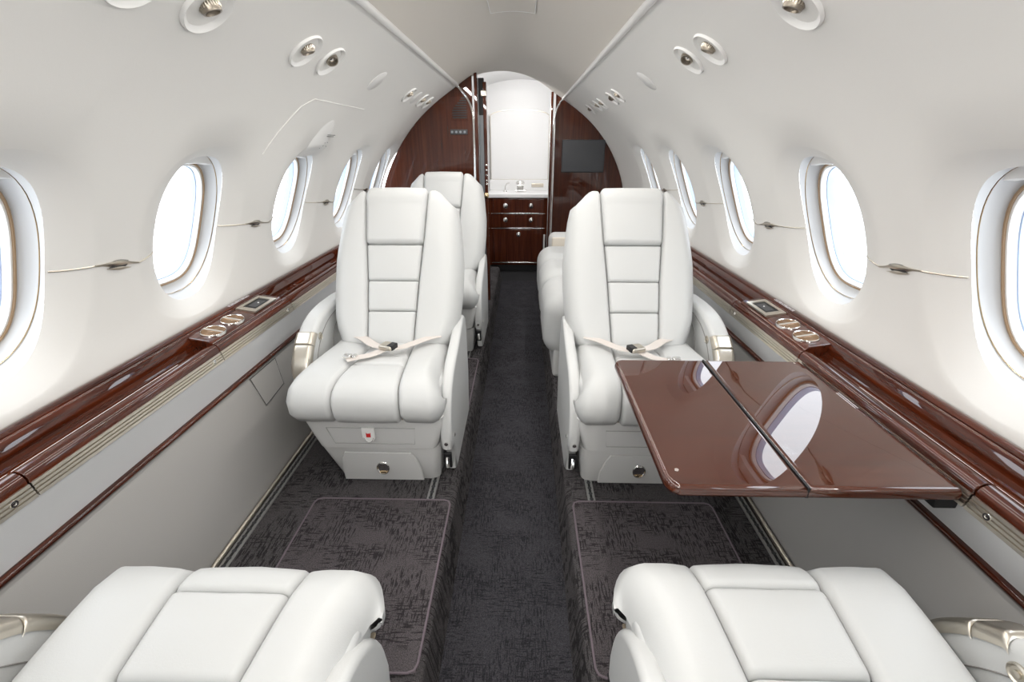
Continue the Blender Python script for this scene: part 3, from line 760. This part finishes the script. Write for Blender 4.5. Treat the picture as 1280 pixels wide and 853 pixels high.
    # --- aisle-side arm
    poly = [(.50, .435), (.475, .452), (.44, .455), (.40, .442), (.30, .41), (.17, .378), (.10, .33), (.065, .27), (.052, .20), (.058, .15), (.09, .145), (.12, .10), (.13, .02), (.50, .02), (.53, .2), (.52, .38)]
    cp = catmull(poly[:9], 3); pp = [tuple(p) for p in cp]+poly[9:]
    aa = bla(MB().prism(pp, 0, .200, .236, .0125, 4), 'aisle_arm', LEA, angle=50)
    bla(MB().lathe((.236, .105, .175), (1, 0, 0), [(.007, -.002), (.007, .002), (.003, .003), (0, .003)], 12).lathe((.218, .050, .178), (0, -1, 0), [(.006, -.003), (.006, .003), (0, .004)], 12), 'screw', CHR, aa)
    bla(MB().rbox(.206, .232, .052, .062, .085, .140, .002), 'lever_slot', BLK, aa)
    bla(MB().tube([(.219, .052, .125), (.221, .040, .112), (.223, .034, .100)], .006, 8), 'recline_lever', CHR, aa)
    # --- window-side arm
    top = catmull([(.60, .50), (.52, .505), (.42, .505), (.345, .495), (.28, .468), (.225, .425), (.188, .372), (.175, .32)], 4)
    pp = [tuple(p) for p in top]+[(.19, .26), (.26, .20), (.30, .10), (.58, .10), (.62, .3)]
    wa = blw(MB().prism(pp, 0, -.300, -.238, .016, 4), 'window_arm', LEA, angle=50)
    cpt = Path2([(.176, .328), (.1865, .372), (.224, .426), (.268, .4645)], 10)
    lw_ = lambda v: np.interp(v, [0, .02, .05], [-.296, -.3015, -.303]); rw_ = lambda v: np.interp(v, [0, .02, .05], [-.242, -.2365, -.235])
    hd = blw(pad(cpt, lw_, rw_, 0, cpt.L*.70, .0045, .016, .016, .008, .004, da=.02, db=.02, d0=.010, d1=.006), 'metal_handle', NICK, wa, angle=80)
    blw(pad(cpt, lw_, rw_, cpt.L*.71, cpt.L, .0045, .016, .016, .004, .008, da=.02, db=.02, d0=.006, d1=.008), 'handle_root', NICK, hd, angle=80)
    blw(MB().rbox(-.290, -.248, .1725, .186, .300, .324, .003), 'handle_recess', BLK, wa)
    blw(MB().rbox(-.288, -.250, .170, .182, .290, .306, .005), 'handle_tip', NICK, wa)
    bt = blw(MB().lathe((-.2375, .298, .435), (1, 0, 0), [(.0135, -.002), (.0135, .002), (.011, .0035), (.009, .0015), (.005, .0015), (.005, .004), (0, .0045)], 24), 'button', NICK, wa)
    st = catmull([(.60, .475), (.42, .472), (.32, .440), (.255, .38), (.225, .32), (.235, .28)], 6)
    blw(MB().tube([(-.2372, p[0], p[1]) for p in st], .0012, 5), 'seam_line', SEAM, wa)
    st = catmull([(.52, .45), (.44, .43), (.40, .395), (.385, .35)], 6)
    blw(MB().tube([(-.2372, p[0], p[1]) for p in st], .0009, 5), 'inner_seam', SEAM, wa)
    # --- seat cushion
    cy = 0
    cpath = Path2([(.045+cy, .284), (.014+cy, .293), (.003+cy, .318), (.001+cy, .352), (.017+cy, .380), (.062+cy, .393), (.16+cy, .392), (.26+cy, .386), (.36+cy, .380), (.42+cy, .378)], 10)
    L = cpath.L; core = bld(MB().rbox(-.212, .205, .035+cy, .44+cy, .282, .370, .02), 'seat_cushion', LEA)
    def sm(v): return max(0, min(1, (v-.10)/.32))
    li = lambda v: -.100+.028*sm(v); ri = lambda v: .098-.026*sm(v)
    lout = lambda v: -.242+.020*sm(v); rout = lambda v: .228-.028*min(1, max(0, (v-.10)/.12))
    g = .0006
    bld(pad(cpath, lout, lambda v: li(v)-g, 0, L, .014, .036, .016, .02, .02, da=.065, db=.017, d0=.03, d1=.02, bulge=.007, wr=.0006), 'side_bolster', LEA, core, angle=80)
    bld(pad(cpath, lambda v: ri(v)+g, rout, 0, L, .014, .016, .045, .02, .02, da=.017, db=.07, d0=.03, d1=.02, bulge=.007, wr=.0006), 'side_bolster', LEA, core, angle=80)
    vs = [0, .265, .335, L] if not wdy else [0, .170, .30, L]
    for a, b in zip(vs[:-1], vs[1:]):
        bld(pad(cpath, lambda v: li(v)+g, lambda v: ri(v)-g, a+g, b-g, .0125, .014, .014, .012, .012, da=.017, db=.017, d0=.03 if a == 0 else .012, d1=.012, bulge=.005, wr=.0005), 'centre_panel', LEA, core, angle=80)
    # --- backrest
    bp = Path2([(.335, .375), (.352, .415), (.405, .50), (.47, .61), (.535, .725), (.595, .825), (.606, .852), (.617, .862), (.635, .866), (.66, .857)], 10)
    BL = bp.L
    def bw(v): return np.interp(v, [0, .04, .10, .22, .33, .46, .52, .545, .56, .60], [.190, .205, .226, .236, .236, .222, .212, .196, .18, .165])
    shell = []
    for k in range(22):
        v = BL*.97*k/21; p = bp.at(v); n = bp.nrm(v); hw = bw(v)-.014
        th = .085 if v < .5 else .085-.055*min(1, (v-.5)/(BL-.5))
        ring = []
        for i in range(20):
            a = 2*math.pi*i/20; c_, s_ = math.cos(a), math.sin(a); ex = .35
            xx = hw*math.copysign(abs(c_)**ex, c_); yy = th/2*math.copysign(abs(s_)**ex, s_)
            q = p-n*(th/2+.024)+n*yy; ring.append(Vector((xx, q[0], q[1])))
        shell.append(ring)
    V = [q for r in shell for q in r]; F = [(j*20+i, j*20+(i+1) % 20, (j+1)*20+(i+1) % 20, (j+1)*20+i) for j in range(21) for i in range(20)]
    F += [tuple(range(20)), tuple(21*20+i for i in range(20))]
    bk = bld(MB().add(V, F), 'backrest', LEA, angle=70)
    ci = lambda v: np.interp(v, [0, .25, .40, .55, .6], [.080, .092, .104, .112, .112])
    VT = BL-.012
    bld(pad(bp, lambda v: -bw(v), lambda v: -ci(v)-.010-g, .0, VT, .015, .05, .013, .03, .03, da=.075, db=.020, d0=.03, d1=.03, bulge=.010, wr=.0005, cr=.03), 'back_bolster', LEA, bk, angle=80)
    bld(pad(bp, lambda v: ci(v)-.010+g, lambda v: bw(v), .0, VT, .015, .013, .05, .03, .03, da=.020, db=.075, d0=.03, d1=.03, bulge=.010, wr=.0005, cr=.03), 'back_bolster', LEA, bk, angle=80)
    vs = [.0, .132, .243, .376]
    for a, b in zip(vs[:-1], vs[1:]):
        bld(pad(bp, lambda v: -ci(v)-.010+g, lambda v: ci(v)-.010-g, a+g, b-g, .0125, .012, .012, .011, .011, da=.016, db=.016, d0=.012, d1=.012, bulge=.004, wr=.0003), 'back_panel', LEA, bk, angle=80)
    bld(pad(bp, lambda v: -ci(v)-.010+g-.002, lambda v: ci(v)-.010-g+.002, vs[-1]+.001, VT+.006, .023, .018, .018, .018, .03, da=.030, db=.030, d0=.024, d1=.035, bulge=.006, cr=.012), 'headrest', LEA, bk, angle=80)
    return root, bld
mat_dark_cup = mat('latch_dark', (.10, .085, .06, 1), .3, 1)
LEB2 = mat('panel_groove', (.34, .34, .33, 1), .6)
SEAMB = mat('base_seam_tan', (.34, .28, .20, 1), .7)
def ribbon(path, wd, nrm, th=.0022):
    P = [Vector(p) for p in path]; rows = []; mb = MB(); V = []; F = []
    for i, p in enumerate(P):
        t = (P[min(i+1, len(P)-1)]-P[max(i-1, 0)]).normalized(); n = Vector(nrm[i] if isinstance(nrm, list) else nrm); a = t.cross(n).normalized(); up = a.cross(t)
        V += [p-a*wd/2, p+a*wd/2, p+a*wd/2+up*th, p-a*wd/2+up*th]
    for i in range(len(P)-1):
        for k in range(4): F.append((i*4+k, i*4+(k+1) % 4, (i+1)*4+(k+1) % 4, (i+1)*4+k))
    F += [(0, 1, 2, 3), tuple((len(P)-1)*4+k for k in range(4))]
    return mb.add(V, F)
def belts(bld, mir=1):
    n = (0, .05, 1)
    zc = .413
    pr = catmull([(.165*mir, .345, zc+.008), (.12*mir, .318, zc+.006), (.065*mir, .245, zc+.010), (.035*mir, .225, zc+.012)], 5)
    pl = catmull([(-.130*mir, .350, zc+.002), (-.095*mir, .318, zc+.005), (-.045*mir, .262, zc+.007), (.0*mir, .232, zc+.012)], 5)
    pe = catmull([(.0*mir, .222, zc+.008), (-.03*mir, .190, zc+.004), (-.065*mir, .172, zc+.003), (-.098*mir, .150, zc+.004)], 5)
    sb = bld(ribbon([tuple(p) for p in pr], .034, n), 'seat_belt', BELT)
    bld(ribbon([tuple(p) for p in pl], .034, n), 'belt_half', BELT, sb)
    bld(ribbon([tuple(p) for p in pe], .034, n), 'belt_tail', BELT, sb)
    q = MB().rbox(-.001, .050, .205, .248, zc+.010, zc+.028, .008, 3); c = Vector((.024, .226, 0))
    rt = Matrix.Rotation(-.35*mir, 4, 'Z')
    q.V = [Vector(((v.x-.024)*1, v.y-.226, v.z)) for v in q.V]; q.V = [rt @ v for v in q.V]; q.V = [Vector((v.x+.014*mir, v.y+.226, v.z)) for v in q.V]
    bk = bld(q, 'buckle', NICK, sb)
    q = MB().rbox(.030, .052, .210, .243, zc+.012, zc+.0295, .003, 2)
    q.V = [Vector((v.x-.024, v.y-.226, v.z)) for v in q.V]; 
    if mir < 0: q.V = [Vector((-v.x, v.y, v.z)) for v in q.V]
    q.V = [rt @ v for v in q.V]; q.V = [Vector((v.x+.014*mir, v.y+.226, v.z)) for v in q.V]
    bld(q, 'buckle_button', BLK, sb)
    bld(MB().rbox(*sorted((-.110*mir, -.085*mir)), .155, .175, zc+.004, zc+.017, .004).rbox(*sorted((-.084*mir, -.070*mir)), .158, .180, zc+.004, zc+.014, .004), 'belt_clip', CHR, sb)
s1, b1 = seat(-.405, 1.12, -1, -1, 'white leather seat left of the aisle facing the camera, belt across cushion', True, group='white leather cabin seats'); belts(b1)
s2, b2 = seat(.430, 1.12, -1, 1, 'white leather seat right of the aisle facing the camera, behind the table'); belts(b2)
s3, b3 = seat(-.398, 2.14, -1, -1, 'white leather seat behind the left seat, beside the bulkhead')
s4, b4 = seat(-.402, .540, 1, 1, 'foreground left white leather seat turned away, cushion cut by frame bottom', wdy=-.10, ady=-.02)
s5, b5 = seat(.428, .565, 1, -1, 'foreground right white leather seat turned away, nearest the table', wdy=-.10, ady=-.02)

# ------------------------------------------------------------------ divan behind the right seat
dv = empty('divan', (.46, 2.55, -1.04), 'white leather side-facing divan behind the right seat', 'sofa')
MB().rbox(.195, .74, 1.95, 3.14, -1.04, -.80, .02).build('base', LEB, dv)
for y0, y1 in ((1.93, 2.36), (2.36, 2.74), (2.74, 3.10)):
    mb = MB().rbox(.145, .70, y0+.001, y1-.001, -.94, -.625, .095, 7)
    mb.build('seat_cushion', LEA, dv, angle=80)
    MB().rbox(.60, .735, y0+.003, y1-.003, -.70, -.55, .04, 4).build('back_cushion', LEA, dv, angle=80)
MB().rbox(.225, .74, 3.12, 3.22, -1.04, -.56, .045, 5).build('end_panel', LEB, dv, angle=80)
MB().rbox(.245, .72, 3.105, 3.125, -.95, -.585, .02, 4).build('end_lining', CREAM, dv, angle=80)

# ------------------------------------------------------------------ table
tb = empty('folding_table', (.55, .86, -.56), 'glossy mahogany folding table reaching from the right ledge over the seat', 'table')
def leaf(poly, name):
    o = MB().prism(poly, 2, -.556, -.531, .0095, 4).build(name, WOODT, tb, angle=50); return o
leaf([(.5295, .612), (.5295, 1.108), (.312, 1.108), (.299, 1.102), (.293, 1.088), (.295, .640), (.302, .622), (.318, .612)], 'inner_leaf')
leaf([(.7885, .617), (.786, 1.106), (.5315, 1.108), (.5315, .612), (.783, .612)], 'outer_leaf')
MB().rbox(.5283, .5330, .6125, 1.1075, -.552, -.5312, 0).build('hinge', BLK, tb, smooth=False)
MB().rbox(.7865, .7885, .64, 1.10, -.5335, -.5315, 0).build('edge_strip', CHR, tb, smooth=False)
MB().rbox(.765, .805, .628, .668, -.585, -.556, .003).build('support_bracket', BLK, tb)
MB().rbox(.745, .80, .640, .655, -.568, -.557, .002).rbox(.745, .80, .95, .965, -.568, -.557, .002).build('bracket_arm', NICK, tb)
MB().lathe((.322, .655, -.531), (0, 0, 1), [(.004, 0), (.0036, .0008), (0, .0008)], 14).build('stud', CHR, tb, smooth=False)
ml = MB()
for x in (.775, .781):
    y = .87
    while y < .935: wd = random.uniform(.003, .006); ml.rbox(x-.0013, x+.0013, y, y+wd, -.5315, -.5304, 0); y += wd+.0018
ml.build('printed_line', PALE, tb, smooth=False)

# ------------------------------------------------------------------ raise everything so that the aisle floor is z = 0
for o in list(COL.objects):
    if o.parent is None and o.type in ('MESH', 'EMPTY'): o.location.z += ZO
    elif o.type == 'LIGHT' and o.get('z_done'): o.location.z += ZO; del o['z_done']
